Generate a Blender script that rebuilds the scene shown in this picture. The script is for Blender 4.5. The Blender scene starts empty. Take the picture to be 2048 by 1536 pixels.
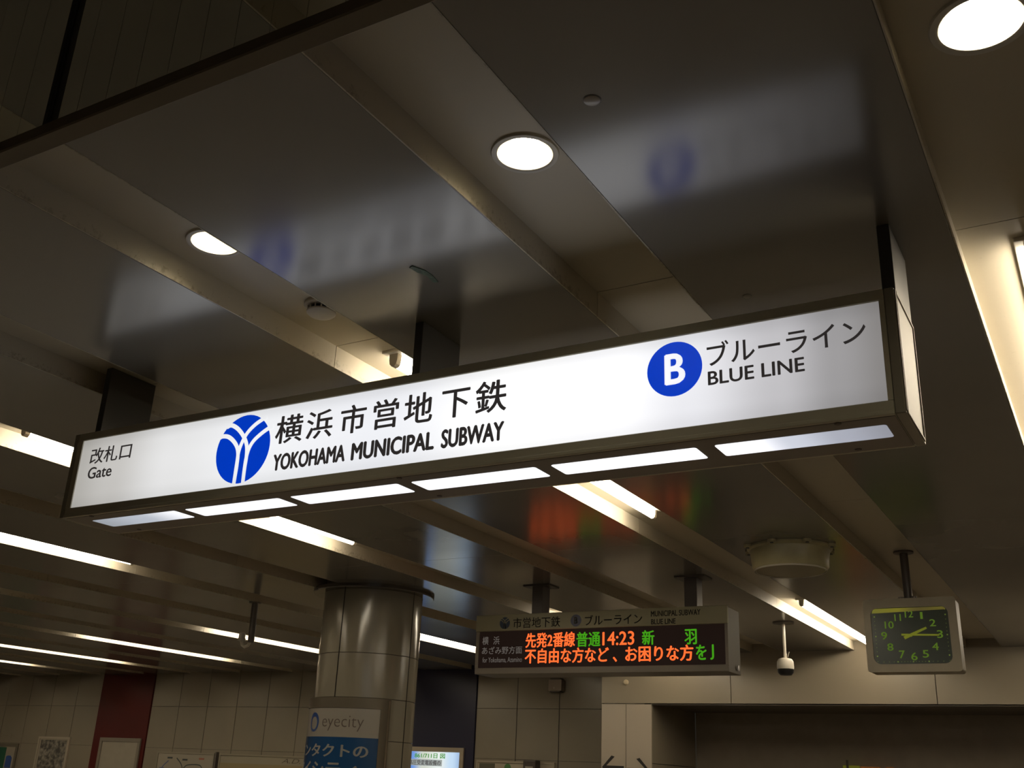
import bpy, bmesh, math, random
from mathutils import Matrix, Vector
random.seed(7)
S = bpy.context.scene
COL = S.collection
PI = math.pi

# ------------------------------------------------------------------ camera
cam_d = bpy.data.cameras.new('camera')
cam_d.sensor_width = 36.0
cam_d.lens = 36.119
cam_d.clip_start = 0.02
cam = bpy.data.objects.new('camera', cam_d)
COL.objects.link(cam)
yaw, pitch, roll = map(math.radians, (30.619, 21.068, 2.547))
fw = Vector((-math.sin(yaw)*math.cos(pitch), math.cos(yaw)*math.cos(pitch), math.sin(pitch)))
rt = Vector((math.cos(yaw), math.sin(yaw), 0.0))
up = rt.cross(fw)
r2 = math.cos(roll)*rt + math.sin(roll)*up
u2 = -math.sin(roll)*rt + math.cos(roll)*up
m = Matrix((r2, u2, -fw)).transposed().to_4x4()
m.translation = Vector((0, 0, 1.6))
cam.matrix_world = m
S.camera = cam

# ------------------------------------------------------------------ world, exposure
w = bpy.data.worlds.new('world')
S.world = w
w.use_nodes = True
w.node_tree.nodes['Background'].inputs[0].default_value = (0.02, 0.018, 0.015, 1)
w.node_tree.nodes['Background'].inputs[1].default_value = 1.0
S.view_settings.view_transform = 'Standard'
S.view_settings.look = 'None'
S.view_settings.exposure = 0.0
S.view_settings.gamma = 1.0
S.view_settings.use_curve_mapping = False
try:
    S.cycles.use_denoising = True
    S.cycles.max_bounces = 10
    S.cycles.diffuse_bounces = 5
    S.cycles.glossy_bounces = 4
    S.cycles.transparent_max_bounces = 12
    S.cycles.caustics_reflective = False
    S.cycles.caustics_refractive = False
    S.cycles.sample_clamp_indirect = 6.0
    S.cycles.use_adaptive_sampling = False
except Exception:
    pass

TUBE_L = 30.0          # radiance of the fluorescent tubes
TUBE_C = (1.0, 0.87, 0.67)
DOWN_L = 44.0          # radiance of the lamps in the downlights
DOWN_C = (1.0, 0.87, 0.62)
CEIL = 2.90            # underside of the ceiling panels
SLOT = 2.98            # top of the recessed slots
XA, SW = -0.206, 0.296 # left edge of slot 0, slot width
Y0, YP = -0.13, 2.65   # joint positions along the slots
YW, YF = 11.5, 10.4    # far wall, far fascia

# ------------------------------------------------------------------ materials
MATS = {}
def nd(nt, t, **kw):
    n = nt.nodes.new(t)
    for k, v in kw.items():
        if k in n.inputs: n.inputs[k].default_value = v
        else: setattr(n, k, v)
    return n
def mat(name, col, rough=0.5, metal=0.0, spec=0.5, emit=None, es=1.0, noise=0.0, nscale=8.0, coat=0.0, rvar=0.0):
    if name in MATS: return MATS[name]
    M = bpy.data.materials.new(name); M.use_nodes = True
    nt = M.node_tree; b = nt.nodes['Principled BSDF']
    b.inputs['Base Color'].default_value = (*col, 1)
    b.inputs['Roughness'].default_value = rough
    b.inputs['Metallic'].default_value = metal
    b.inputs['Specular IOR Level'].default_value = spec
    if coat:
        b.inputs['Coat Weight'].default_value = coat
        b.inputs['Coat Roughness'].default_value = 0.08
    if emit:
        b.inputs['Emission Color'].default_value = (*emit, 1)
        b.inputs['Emission Strength'].default_value = es
    if noise or rvar:
        tc = nd(nt, 'ShaderNodeNewGeometry')
        n = nd(nt, 'ShaderNodeTexNoise', Scale=nscale, Detail=4.0)
        nt.links.new(tc.outputs['Position'], n.inputs['Vector'])
        if noise:
            mr = nd(nt, 'ShaderNodeMapRange'); mr.inputs[1].default_value = .3; mr.inputs[2].default_value = .7
            mr.inputs[3].default_value = 1-noise; mr.inputs[4].default_value = 1+noise
            nt.links.new(n.outputs['Fac'], mr.inputs[0])
            hs = nd(nt, 'ShaderNodeMix', data_type='RGBA', blend_type='MULTIPLY')
            hs.inputs[0].default_value = 1
            hs.inputs[6].default_value = (*col, 1)
            nt.links.new(mr.outputs[0], hs.inputs[7])
            nt.links.new(hs.outputs[2], b.inputs['Base Color'])
        if rvar:
            m2 = nd(nt, 'ShaderNodeMapRange'); m2.inputs[1].default_value = .3; m2.inputs[2].default_value = .7
            m2.inputs[3].default_value = rough-rvar; m2.inputs[4].default_value = rough+rvar
            nt.links.new(n.outputs['Fac'], m2.inputs[0]); nt.links.new(m2.outputs[0], b.inputs['Roughness'])
    MATS[name] = M
    return M
def emat(name, col, s):
    if name in MATS: return MATS[name]
    M = bpy.data.materials.new(name); M.use_nodes = True
    nt = M.node_tree; nt.nodes.remove(nt.nodes['Principled BSDF'])
    e = nd(nt, 'ShaderNodeEmission'); e.inputs[0].default_value = (*col, 1); e.inputs[1].default_value = s
    nt.links.new(e.outputs[0], nt.nodes['Material Output'].inputs[0])
    MATS[name] = M
    return M
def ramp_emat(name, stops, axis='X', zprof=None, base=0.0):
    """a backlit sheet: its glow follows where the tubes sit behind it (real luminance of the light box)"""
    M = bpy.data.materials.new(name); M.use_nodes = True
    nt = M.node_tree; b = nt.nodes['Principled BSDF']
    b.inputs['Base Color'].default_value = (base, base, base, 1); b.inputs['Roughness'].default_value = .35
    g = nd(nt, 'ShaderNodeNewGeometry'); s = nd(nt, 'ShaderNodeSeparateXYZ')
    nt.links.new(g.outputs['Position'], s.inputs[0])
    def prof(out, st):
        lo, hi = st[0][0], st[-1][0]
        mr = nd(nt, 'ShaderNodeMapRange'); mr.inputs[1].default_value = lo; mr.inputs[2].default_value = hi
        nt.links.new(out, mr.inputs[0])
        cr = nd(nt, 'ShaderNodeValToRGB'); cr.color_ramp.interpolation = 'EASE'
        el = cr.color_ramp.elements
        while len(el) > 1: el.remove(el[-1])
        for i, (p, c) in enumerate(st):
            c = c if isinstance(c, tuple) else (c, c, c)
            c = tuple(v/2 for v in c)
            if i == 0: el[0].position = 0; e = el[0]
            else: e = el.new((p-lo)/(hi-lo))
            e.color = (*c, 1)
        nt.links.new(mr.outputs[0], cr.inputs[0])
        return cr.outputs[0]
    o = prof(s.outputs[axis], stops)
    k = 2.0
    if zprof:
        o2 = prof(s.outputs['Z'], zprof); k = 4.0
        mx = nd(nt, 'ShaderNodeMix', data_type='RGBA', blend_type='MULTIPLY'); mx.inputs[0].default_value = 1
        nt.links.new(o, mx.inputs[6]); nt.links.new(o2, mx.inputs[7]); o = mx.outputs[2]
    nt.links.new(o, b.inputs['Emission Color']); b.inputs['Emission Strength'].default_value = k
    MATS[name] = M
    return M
def glass_mat(name, tint, refl=0.12, rough=0.02):
    M = bpy.data.materials.new(name); M.use_nodes = True
    nt = M.node_tree; nt.nodes.remove(nt.nodes['Principled BSDF'])
    t = nd(nt, 'ShaderNodeBsdfTransparent'); t.inputs[0].default_value = (*tint, 1)
    g = nd(nt, 'ShaderNodeBsdfGlossy'); g.inputs['Roughness'].default_value = rough; g.inputs[0].default_value = (.8, .8, .8, 1)
    f = nd(nt, 'ShaderNodeFresnel'); f.inputs[0].default_value = 1.45
    mx = nd(nt, 'ShaderNodeMixShader')
    bf = nd(nt, 'ShaderNodeNewGeometry'); inv = nd(nt, 'ShaderNodeMath', operation='SUBTRACT'); inv.inputs[0].default_value = 1.0
    nt.links.new(bf.outputs['Backfacing'], inv.inputs[1])
    mu = nd(nt, 'ShaderNodeMath', operation='MULTIPLY'); nt.links.new(f.outputs[0], mu.inputs[0]); nt.links.new(inv.outputs[0], mu.inputs[1])
    nt.links.new(mu.outputs[0], mx.inputs[0]); nt.links.new(t.outputs[0], mx.inputs[1]); nt.links.new(g.outputs[0], mx.inputs[2])
    nt.links.new(mx.outputs[0], nt.nodes['Material Output'].inputs[0])
    MATS[name] = M
    return M

PANEL = mat('glossy_painted_steel_panel', (0.185, 0.172, 0.15), .19, spec=.5, noise=.05, nscale=1.7, rvar=.02)
PANEL.node_tree.nodes['Principled BSDF'].inputs['IOR'].default_value = 1.9
WALLP = mat('enamel_wall_panel', (0.25, 0.218, 0.165), .32, noise=.05, nscale=1.1)
CREAM = mat('cream_painted_steel', (0.62, 0.55, 0.42), .38)
FASC = mat('fascia_enamel', (0.29, 0.25, 0.19), .30, noise=.04, nscale=.9)
JOINT = mat('dark_joint', (0.035, 0.028, 0.022), .8)
DARK = mat('dark_bronze_metal', (0.10, 0.085, 0.07), .45)
POLE = mat('brown_steel_pole', (0.11, 0.09, 0.075), .4)
BLACK = mat('black_plastic', (0.012, 0.012, 0.013), .35)
FRAME = mat('sign_frame_paint', (0.74, 0.70, 0.57), .42, noise=.03, nscale=12)
POST = mat('sign_post_paint', (0.085, 0.08, 0.075), .42)
RED = mat('red_enamel_panel', (0.085, 0.011, 0.009), .4, spec=.25, noise=.08, nscale=1.5)
NAVY = mat('navy_enamel_panel', (0.028, 0.028, 0.055), .35, spec=.3)
FLOOR = mat('floor_stone', (0.20, 0.18, 0.15), .35, noise=.12, nscale=3)
BACKM = mat('grey_brown_wall', (0.30, 0.25, 0.20), .6, noise=.05)
BRASS = mat('dull_brass', (0.12, 0.10, 0.07), .4, metal=.3)
WHITEP = mat('white_plastic', (0.62, 0.58, 0.50), .4)
BEIGE = mat('beige_plastic_case', (0.40, 0.355, 0.26), .45, noise=.05, nscale=10)
OLIVE = mat('aged_beige_metal', (0.34, 0.30, 0.165), .36, noise=.15, nscale=9)
TUBE = emat('fluorescent_tube_glow', TUBE_C, TUBE_L)
LAMP = emat('downlight_lamp_glow', DOWN_C, DOWN_L)
REFL = mat('downlight_reflector', (0.40, 0.39, 0.34), .3, metal=.3)
TRIMR = mat('downlight_trim_white', (0.62, 0.60, 0.55), .35)

def slot_mat():
    M = bpy.data.materials.new('slot_lining_sooty_cream'); M.use_nodes = True
    nt = M.node_tree; b = nt.nodes['Principled BSDF']
    g = nd(nt, 'ShaderNodeNewGeometry'); s = nd(nt, 'ShaderNodeSeparateXYZ'); nt.links.new(g.outputs['Position'], s.inputs[0])
    # soot speckles that gather along the lower lip
    n = nd(nt, 'ShaderNodeTexNoise', Scale=55.0, Detail=5.0, Roughness=.7); nt.links.new(g.outputs['Position'], n.inputs['Vector'])
    n2 = nd(nt, 'ShaderNodeTexNoise', Scale=1.3, Detail=2.0); nt.links.new(g.outputs['Position'], n2.inputs['Vector'])
    mz = nd(nt, 'ShaderNodeMapRange'); mz.inputs[1].default_value = CEIL; mz.inputs[2].default_value = SLOT-.005
    mz.inputs[3].default_value = .20; mz.inputs[4].default_value = -.06
    nt.links.new(s.outputs['Z'], mz.inputs[0])
    a1 = nd(nt, 'ShaderNodeMath', operation='ADD'); nt.links.new(n.outputs['Fac'], a1.inputs[0]); nt.links.new(mz.outputs[0], a1.inputs[1])
    a2 = nd(nt, 'ShaderNodeMath', operation='MULTIPLY_ADD'); a2.inputs[1].default_value = .35; nt.links.new(n2.outputs['Fac'], a2.inputs[0]); nt.links.new(a1.outputs[0], a2.inputs[2])
    mr = nd(nt, 'ShaderNodeMapRange'); mr.inputs[1].default_value = .86; mr.inputs[2].default_value = 1.0; nt.links.new(a2.outputs[0], mr.inputs[0])
    mx = nd(nt, 'ShaderNodeMix', data_type='RGBA'); mx.inputs[6].default_value = (.53, .48, .38, 1); mx.inputs[7].default_value = (.36, .315, .23, 1)
    nt.links.new(mr.outputs[0], mx.inputs[0]); nt.links.new(mx.outputs[2], b.inputs['Base Color'])
    b.inputs['Roughness'].default_value = .42
    return M
SLOTM = slot_mat()

# ------------------------------------------------------------------ mesh helpers
class MB:
    def __init__(s): s.b = bmesh.new()
    def box(s, x0, x1, y0, y1, z0, z1, bev=0.0, seg=2):
        r = bmesh.ops.create_cube(s.b, size=1.0)
        vs = r['verts']
        for v in vs:
            v.co = Vector(((x0+x1)/2+v.co.x*(x1-x0), (y0+y1)/2+v.co.y*(y1-y0), (z0+z1)/2+v.co.z*(z1-z0)))
        if bev:
            es = list({e for v in vs for e in v.link_edges})
            bmesh.ops.bevel(s.b, geom=es, offset=bev, segments=seg, affect='EDGES', profile=.6)
        return s
    def lathe(s, c, prof, n=32, a0=0.0, a1=2*PI, axis='Z', cap=True):
        full = abs(a1-a0-2*PI) < 1e-6
        rings = []
        cnt = n if full else n+1
        for r, h in prof:
            ring = []
            for i in range(cnt):
                a = a0+(a1-a0)*i/n
                if axis == 'Z': p = Vector((r*math.cos(a), r*math.sin(a), h))
                elif axis == 'Y': p = Vector((r*math.cos(a), h, r*math.sin(a)))
                else: p = Vector((h, r*math.cos(a), r*math.sin(a)))
                ring.append(s.b.verts.new(p+Vector(c)))
            rings.append(ring)
        for A, B in zip(rings, rings[1:]):
            for i in range(n):
                j = (i+1) % cnt
                try: s.b.faces.new((A[i], A[j], B[j], B[i]))
                except ValueError: pass
        if full and cap:
            for ring in (rings[0], rings[-1]):
                if len(ring) > 2:
                    try: s.b.faces.new(ring)
                    except ValueError: pass
        return s
    def tube(s, pts, r, n=10, cap=True):
        pts = [Vector(p) for p in pts]
        rings = []
        for i, p in enumerate(pts):
            d = (pts[min(i+1, len(pts)-1)]-pts[max(i-1, 0)]).normalized()
            a = Vector((0, 0, 1)) if abs(d.z) < .9 else Vector((1, 0, 0))
            u = d.cross(a).normalized(); v = d.cross(u)
            rr = r[i] if isinstance(r, (list, tuple)) else r
            rings.append([s.b.verts.new(p+rr*(math.cos(2*PI*k/n)*u+math.sin(2*PI*k/n)*v)) for k in range(n)])
        for A, B in zip(rings, rings[1:]):
            for k in range(n): s.b.faces.new((A[k], A[(k+1) % n], B[(k+1) % n], B[k]))
        if cap:
            s.b.faces.new(rings[0]); s.b.faces.new(rings[-1])
        return s
    def quad(s, *ps):
        s.b.faces.new([s.b.verts.new(p) for p in ps]); return s
    def prism_xz(s, pts, y0, y1):
        A = [s.b.verts.new((x, y0, z)) for x, z in pts]; B = [s.b.verts.new((x, y1, z)) for x, z in pts]
        s.b.faces.new(A); s.b.faces.new(B)
        n = len(pts)
        for i in range(n): s.b.faces.new((A[i], A[(i+1) % n], B[(i+1) % n], B[i]))
        return s
    def mesh(s, name, smooth=False):
        bmesh.ops.recalc_face_normals(s.b, faces=s.b.faces)
        me = bpy.data.meshes.new(name); s.b.to_mesh(me); s.b.free()
        if smooth:
            for p in me.polygons: p.use_smooth = True
            try: me.set_sharp_from_angle(angle=math.radians(35))
            except Exception: pass
        return me
    def build(s, name, material, parent=None, smooth=False, **kw):
        me = s.mesh(name, smooth); me.materials.append(material)
        return link(name, me, parent, **kw)
def link(name, me, parent=None, label=None, cat=None, group=None, kind=None, loc=None):
    o = bpy.data.objects.new(name, me); COL.objects.link(o)
    if parent: o.parent = parent
    if loc is not None: o.location = loc
    tag(o, label, cat, group, kind)
    return o
def tag(o, label=None, cat=None, group=None, kind=None):
    if label: o['label'] = label
    if cat: o['category'] = cat
    if group: o['group'] = group
    if kind: o['kind'] = kind
    return o
def empty(name, label=None, cat=None, group=None, kind=None, loc=(0, 0, 0)):
    o = bpy.data.objects.new(name, None); COL.objects.link(o); o.location = loc
    o.empty_display_size = .1
    return tag(o, label, cat, group, kind)
def dup_tree(o, parent=None, dx=0, dy=0):
    c = o.copy(); COL.objects.link(c); c.parent = parent
    if parent is None: c.location = (o.location.x+dx, o.location.y+dy, o.location.z)
    for ch in list(o.children): dup_tree(ch, c)
    return c

# flat lettering: text is turned into a thin mesh and fitted into a rectangle of the plane it is printed on
def text_mesh(s, bold=0.0, ex=0.0):
    cu = bpy.data.curves.new('lettering', 'FONT'); cu.body = s; cu.size = 1.0; cu.offset = bold; cu.extrude = ex; cu.resolution_u = 4
    o = bpy.data.objects.new('lettering', cu); COL.objects.link(o)
    bpy.context.view_layer.update()
    dg = bpy.context.evaluated_depsgraph_get()
    me = bpy.data.meshes.new_from_object(o.evaluated_get(dg), depsgraph=dg)
    bpy.data.objects.remove(o); bpy.data.curves.remove(cu)
    return me
def embolden(me, b):
    """thicken the strokes by overlaying copies shifted a little sideways and up"""
    bm = bmesh.new()
    for dx, dy in ((-b, 0), (b, 0), (0, b*.6), (0, -b*.6)):
        n0 = len(bm.verts); bm.from_mesh(me); bm.verts.ensure_lookup_table()
        for v in bm.verts[n0:]: v.co.x += dx; v.co.y += dy
    bm.to_mesh(me); bm.free()
def fit_text(s, x0, x1, z0, z1, y, material, parent, bold=0.0, th=0.0012, name='lettering', keep_aspect=False, slant=0):
    me = text_mesh(s, min(bold, 0.0), .5)
    if bold > .005: embolden(me, bold)
    xs = [v.co.x for v in me.vertices]; ys = [v.co.y for v in me.vertices]
    ax, bx, ay, by = min(xs), max(xs), min(ys), max(ys)
    for v in me.vertices:
        u = (v.co.x-ax)/(bx-ax); q = (v.co.y-ay)/(by-ay)
        v.co = Vector((x0+u*(x1-x0)+slant*(q-.5), y-th*(v.co.z+.5), z0+q*(z1-z0)))
    me.materials.clear(); me.materials.append(material)
    me.name = name
    return link(name, me, parent)
def disc(cx, cz, r, y, th, material, parent, name, n=48):
    return MB().prism_xz([(cx+r*math.cos(2*PI*i/n), cz+r*math.sin(2*PI*i/n)) for i in range(n)], y-th, y).build(name, material, parent)
def band_pts(pts, wdt, sub=6):
    # catmull-rom smoothing, then offset to a closed outline
    P = [Vector(p) for p in pts]; Q = []
    for i in range(len(P)-1):
        a, b, c, d = P[max(i-1, 0)], P[i], P[i+1], P[min(i+2, len(P)-1)]
        for t in range(sub):
            t /= sub
            Q.append(.5*((2*b)+(c-a)*t+(2*a-5*b+4*c-d)*t*t+(3*b-a-3*c+d)*t**3))
    Q.append(P[-1])
    L, R_ = [], []
    for i, q in enumerate(Q):
        d = (Q[min(i+1, len(Q)-1)]-Q[max(i-1, 0)]).normalized(); n = Vector((-d.y, d.x))
        L.append(q+n*wdt/2); R_.append(q-n*wdt/2)
    return L, R_
def add_band(mb, pts, wdt, y, th):
    L, R_ = band_pts(pts, wdt)
    for i in range(len(L)-1):
        a, b, c, d = L[i], L[i+1], R_[i+1], R_[i]
        mb.quad((a.x, y-th, a.y), (b.x, y-th, b.y), (c.x, y-th, c.y), (d.x, y-th, d.y))

# ================================================================== STRUCTURE
KS = range(-3, 18)
def slotx(k): return XA-k, XA-k+SW
def slotz(k): return 2.946 if k == 0 else SLOT      # the slot right over the camera is shallower
def yend(k): return (YF if XA-k > -4.9 else YW)-.002

# floor and the walls that close the hall
MB().box(-19, 4.2, -5.6, 14.2, -.1, 0).build('floor', FLOOR, label='pale brown stone floor of the concourse', kind='structure')
MB().box(-19.2, -19, -5.6, 14.2, 0, 3.1).build('wall_left', BACKM, kind='structure', label='distant end wall of the concourse')
MB().box(4.2, 4.4, -5.6, 14.2, 0, 3.1).build('wall_right', BACKM, kind='structure', label='side wall of the concourse')
MB().box(-19, 4.2, -5.8, -5.6, 0, 3.1).build('wall_front', BACKM, kind='structure', label='wall of the concourse opposite the panelled wall')

# ---- ceiling: glossy strips (panels) between recessed slots (slot_panel)
ceiling = empty('ceiling', 'glossy dark panelled ceiling with long recessed slots', kind='structure')
MB().box(-19, 4.2, -5.6, 14.2, 3.16, 3.2).build('light_stop_deck', DARK, ceiling)  # unseen plate added above the slots to stop light leaks
joints = [Y0+YP*n for n in range(-2, 5)]
pjoints = [-5.55, -.11, 5.44]
def seg_bounds(ye, joints=joints):
    b = [j for j in joints if j < ye-.3]+[ye]
    return list(zip(b, b[1:]))
pm = {}
def ring_hole(mb, x0, x1, y0, y1, z, cx, cy, r, n=32):
    """flat sheet with a round hole"""
    outer = []
    for i in range(n):
        a = 2*PI*(i+.5)/n; c, s_ = math.cos(a), math.sin(a)
        tx = ((x1-cx) if c > 0 else (cx-x0))/max(abs(c), 1e-6); ty = ((y1-cy) if s_ > 0 else (cy-y0))/max(abs(s_), 1e-6)
        t = min(tx, ty); outer.append((cx+c*t, cy+s_*t, z))
    vi = [mb.b.verts.new((cx+r*math.cos(2*PI*(i+.5)/n), cy+r*math.sin(2*PI*(i+.5)/n), z)) for i in range(n)]
    vo = [mb.b.verts.new(p) for p in outer]
    for i in range(n):
        j = (i+1) % n
        mb.b.faces.new((vi[i], vi[j], vo[j], vo[i]))
    for qx in (x0, x1):       # the four corner triangles
        for qy in (y0, y1):
            best = sorted(range(n), key=lambda i: (outer[i][0]-qx)**2+(outer[i][1]-qy)**2)[:2]
            if abs(outer[best[0]][0]-outer[best[1]][0]) > 1e-5 and abs(outer[best[0]][1]-outer[best[1]][1]) > 1e-5:
                mb.b.faces.new((vo[best[0]], vo[best[1]], mb.b.verts.new((qx, qy, z))))
for k in KS:
    xa, xc = slotx(k)
    ye = yend(k)
    # slot linings
    for y0, y1 in seg_bounds(ye):
        hole = abs(y0-Y0) < .01 or abs(y0-Y0+YP) < .01
        zt = slotz(k)
        key = ('s', round(y0, 2), round(y1, 2), zt)
        if key not in pm:
            mb = MB(); t = .004; g = .0015
            a, b = y0+g, y1-g
            mb.box(-t, 0, a, b, CEIL, zt+.01)
            mb.box(SW, SW+t, a, b, CEIL, zt+.01)
            if hole:
                yc = y0-Y0+(1.78 if zt == SLOT else 1.737); h = .12; hr = .067 if zt == SLOT else .0745
                mb.box(0, SW, a, yc-h, zt, zt+.006); mb.box(0, SW, yc+h, b, zt, zt+.006)
                ring_hole(mb, 0, SW, yc-h, yc+h, zt, SW/2+(.012 if zt == SLOT else .004), yc, hr)
            else:
                mb.box(0, SW, a, b, zt, zt+.006)
            me = mb.mesh('slot_panel'); me.materials.append(SLOTM); pm[key] = me
        link('slot_panel', pm[key], ceiling, loc=(xa, 0, 0))
    # glossy strip to the right of this slot (between slot k and slot k-1)
    x0, x1 = xc+.0045, XA-(k-1)-.0045
    if k == KS[0]: x1 = 4.19
    for y0, y1 in seg_bounds(min(yend(k), yend(k-1)) if k != 5 else YF-.002, pjoints):
        key = ('p', round(y0, 2), round(y1, 2), round(x1-x0, 3))
        if key not in pm:
            me = MB().box(0, x1-x0, y0+.001, y1-.001, CEIL, CEIL+.02, .0012, 1).mesh('panel'); me.materials.append(PANEL); pm[key] = me
        link('panel', pm[key], ceiling, loc=(x0, 0, 0))
    if k == 5:   # closing piece behind the fascia line
        MB().box(x0, -4.87, YF+.001, YW, CEIL, CEIL+.02).build('panel', PANEL, ceiling)
MB().box(-18.99, slotx(KS[-1])[0]-.005, -5.4, YW, CEIL, CEIL+.02).build('panel', PANEL, ceiling)

# ---- far wall: enamel panels in rows, with the coloured bays
def wall_rows(): return [(0.05, .653), (.656, 1.245), (1.248, 1.832), (1.835, 2.421), (2.425, 2.99)]
wall_back = empty('wall_back', 'far wall of cream enamel panels in a grid', kind='structure')
MB().box(-19, -4.87, YW+.012, YW+.1, 0, 3.1).build('backing', JOINT, wall_back)
wp = {}
def wpanel(x0, x1, z0, z1, y, material, parent, th=.012):
    key = (round(x1-x0, 3), z0, z1, material.name)
    if key not in wp:
        me = MB().box(0, x1-x0, 0, th, z0, z1, .0015, 1).mesh('panel'); me.materials.append(material); wp[key] = me
    return link('panel', wp[key], parent, loc=(x0, y, 0))
PW = .5835
xs = [-14.105-PW*i for i in range(9)]
for x in xs[:-1]:
    for z0, z1 in wall_rows(): wpanel(x-PW+.0045, x-.0045, z0, z1, YW, WALLP, wall_back)
x = -12.935
while x < -8.35:
    for z0, z1 in wall_rows(): wpanel(x+.0045, x+PW-.0045, z0, z1, YW, WALLP, wall_back)
    x += PW
x = -7.11
while x < -4.9:
    for z0, z1 in wall_rows(): wpanel(x+.0045, x+PW-.0045, z0, z1, YW, WALLP, wall_back)
    x += PW
wpanel(-14.10, -12.94, .05, 2.99, YW-.02, RED, wall_back, .03)
wpanel(-8.265, -7.115, .05, 2.99, YW-.02, NAVY, wall_back, .03)

# ---- the fascia, pilaster and passage on the right
fascia = empty('wall_fascia', 'cream panelled fascia beam above the passage opening', kind='structure')
MB().box(-4.87, 4.2, YF+.014, YF+.09, 2.41, 3.1).build('backing', JOINT, fascia)
for x0, x1 in [(-4.87, -3.447), (-3.441, -1.507), (-1.501, .435), (.441, 2.3), (2.306, 4.19)]:
    MB().box(x0, x1, YF, YF+.014, 2.405, 2.99, .0015, 1).build('panel', FASC, fascia)
MB().box(-4.30, 4.19, YF+.02, YF+.10, 2.39, 2.405).build('soffit_trim', DARK, fascia)
pil = empty('wall_pilaster', 'two tall cream panels left of the passage opening', kind='structure')
MB().box(-4.87, -4.31, YF+.014, YF+.1, 0, 2.39).build('backing', JOINT, pil)
for x0, x1 in [(-4.868, -4.591), (-4.585, -4.302)]:
    MB().box(x0, x1, YF, YF+.014, 0.0, 2.395, .0015, 1).build('panel', mat('pilaster_enamel', (.40, .35, .285), .4), pil)
ARROWM = mat('arrow_black', (.015, .014, .012), .6)
def arrow(cx, cz, sgn, name):
    mb = MB()
    mb.prism_xz([(cx, cz-.016), (cx+sgn*.235, cz-.016), (cx+sgn*.235, cz+.016), (cx, cz+.016)], YF-.002, YF-.0005)
    for q in (-1, 1):
        mb.prism_xz([(cx-sgn*.012, cz), (cx+sgn*.02, cz), (cx+sgn*.13, cz+q*.105), (cx+sgn*.095, cz+q*.115)], YF-.003, YF-.0006)
    return mb.build(name, ARROWM, pil, label='black painted arrow')
arrow(-4.845, 1.768, 1, 'arrow')
arrow(-4.34, 1.752, -1, 'arrow')
wall_in = empty('wall_passage', 'shaded side wall of the passage in cream panels', kind='structure')
MB().box(-4.42, -4.314, YF+.1, 11.70, 0, 2.44).build('backing', JOINT, wall_in)
for z0, z1 in ((0, 1.815), (1.821, 2.43)):
    for a, b in ((YF+.016, 11.02), (11.026, 11.69)):
        MB().box(-4.314, -4.302, a, b, z0, z1, .001, 1).build('panel', WALLP, wall_in)
MB().box(-4.3, 4.2, 11.70, 11.8, 0, 3.1).build('wall_inner', mat('dim_passage_wall', (.33, .285, .23), .5, noise=.06), label='dim brown rear wall of the passage', kind='structure')
MB().box(-4.3, 4.19, YF+.09, 11.7, 2.44, 2.5).build('trim_1', DARK, label='dark lowered soffit of the passage', kind='structure')
MB().box(-4.3, 4.19, YF+.02, 11.65, 2.40, 2.438).build('trim_2', DARK, label='dark steel lining under the fascia', kind='structure')

# ================================================================== CEILING LIGHTS
# downlights, recessed in the slot ceiling
def make_downlight(x, y, label, grp, z=SLOT):
    t = empty('downlight', label, 'light', grp, loc=(x+.012, y, z))
    if z != SLOT: t.location.x -= .008; t.location.y -= .043; t.scale = (1.13, 1.13, 1)
    MB().lathe((0, 0, 0), [(.065, .002), (.066, -.004), (.070, -.006), (.079, -.005), (.081, -.001), (.081, .001), (.065, .002)], 48, cap=False).build('trim_ring', TRIMR, t, True)
    MB().lathe((0, 0, 0), [(.0652, .0), (.062, .02), (.050, .052), (.044, .058)], 48, cap=False).build('reflector', REFL, t, True)
    mb = MB(); n = 40
    mb.lathe((0, 0, 0), [(.044, .054), (.038, .049), (.022, .045), (.0005, .044)], n)
    mb.build('lamp', LAMP, t, True)
    MB().lathe((0, 0, 0), [(.074, .007), (.074, .13), (.001, .13)], 24, cap=False).build('housing', DARK, t)
    return t
DL = {0: 'large round downlight glowing in the top right corner of the ceiling', 1: 'round downlight glowing in the slot above the middle of the long sign',
      2: 'round downlight half hidden by the panel edge, left slot above the sign'}
for k in (-3, -2, -1, 0, 1, 2, 4, 5, 6, 7, 8):
    xa, xc = slotx(k)
    make_downlight((xa+xc)/2, 1.78, DL.get(k, 'unseen recessed downlight continuing the row, added for light'), 'recessed downlights in the slots', slotz(k))  # slots outside the view get unseen downlights, added for light
    if k < 3: make_downlight((xa+xc)/2, 1.78-YP, 'unseen recessed downlight continuing the row, added for light', 'recessed downlights in the slots', slotz(k))  # second row behind the camera, unseen, added to raise the floor bounce

# fluorescent battens in every second slot
def make_batten(k, y0, label, length=2.31):
    xa, xc = slotx(k); x = (xa+xc)/2+.014
    t = empty('fluorescent_light', label, 'light', 'fluorescent battens in the ceiling slots', loc=(x, y0, slotz(k)))
    MB().box(-.040, .040, -.04, length+.04, -.012, 0, .003, 2).build('batten', WHITEP, t)
    for yy, s in ((-.012, 1), (length+.012, -1)):
        mb = MB()
        mb.prism_xz([(-.018, -.011), (.018, -.011), (.017, -.035), (.014, -.050), (.006, -.058), (-.006, -.058), (-.014, -.050), (-.017, -.035)], yy-.012, yy+.012)
        mb.build('lamp_holder', mat('lamp_holder_plastic', (.45, .41, .34), .5), t)
    mb = MB(); R_ = .0205; zc = -.035
    n = 16
    prof = [(.004, 0), (R_*.7, .002), (R_*.95, .008), (R_, .016), (R_, length-.016), (R_*.95, length-.008), (R_*.7, length-.002), (.004, length)]
    mb.lathe((0, 0, zc), prof, n, axis='Y')
    mb.build('tube', TUBE, t, True)
    return t
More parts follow.
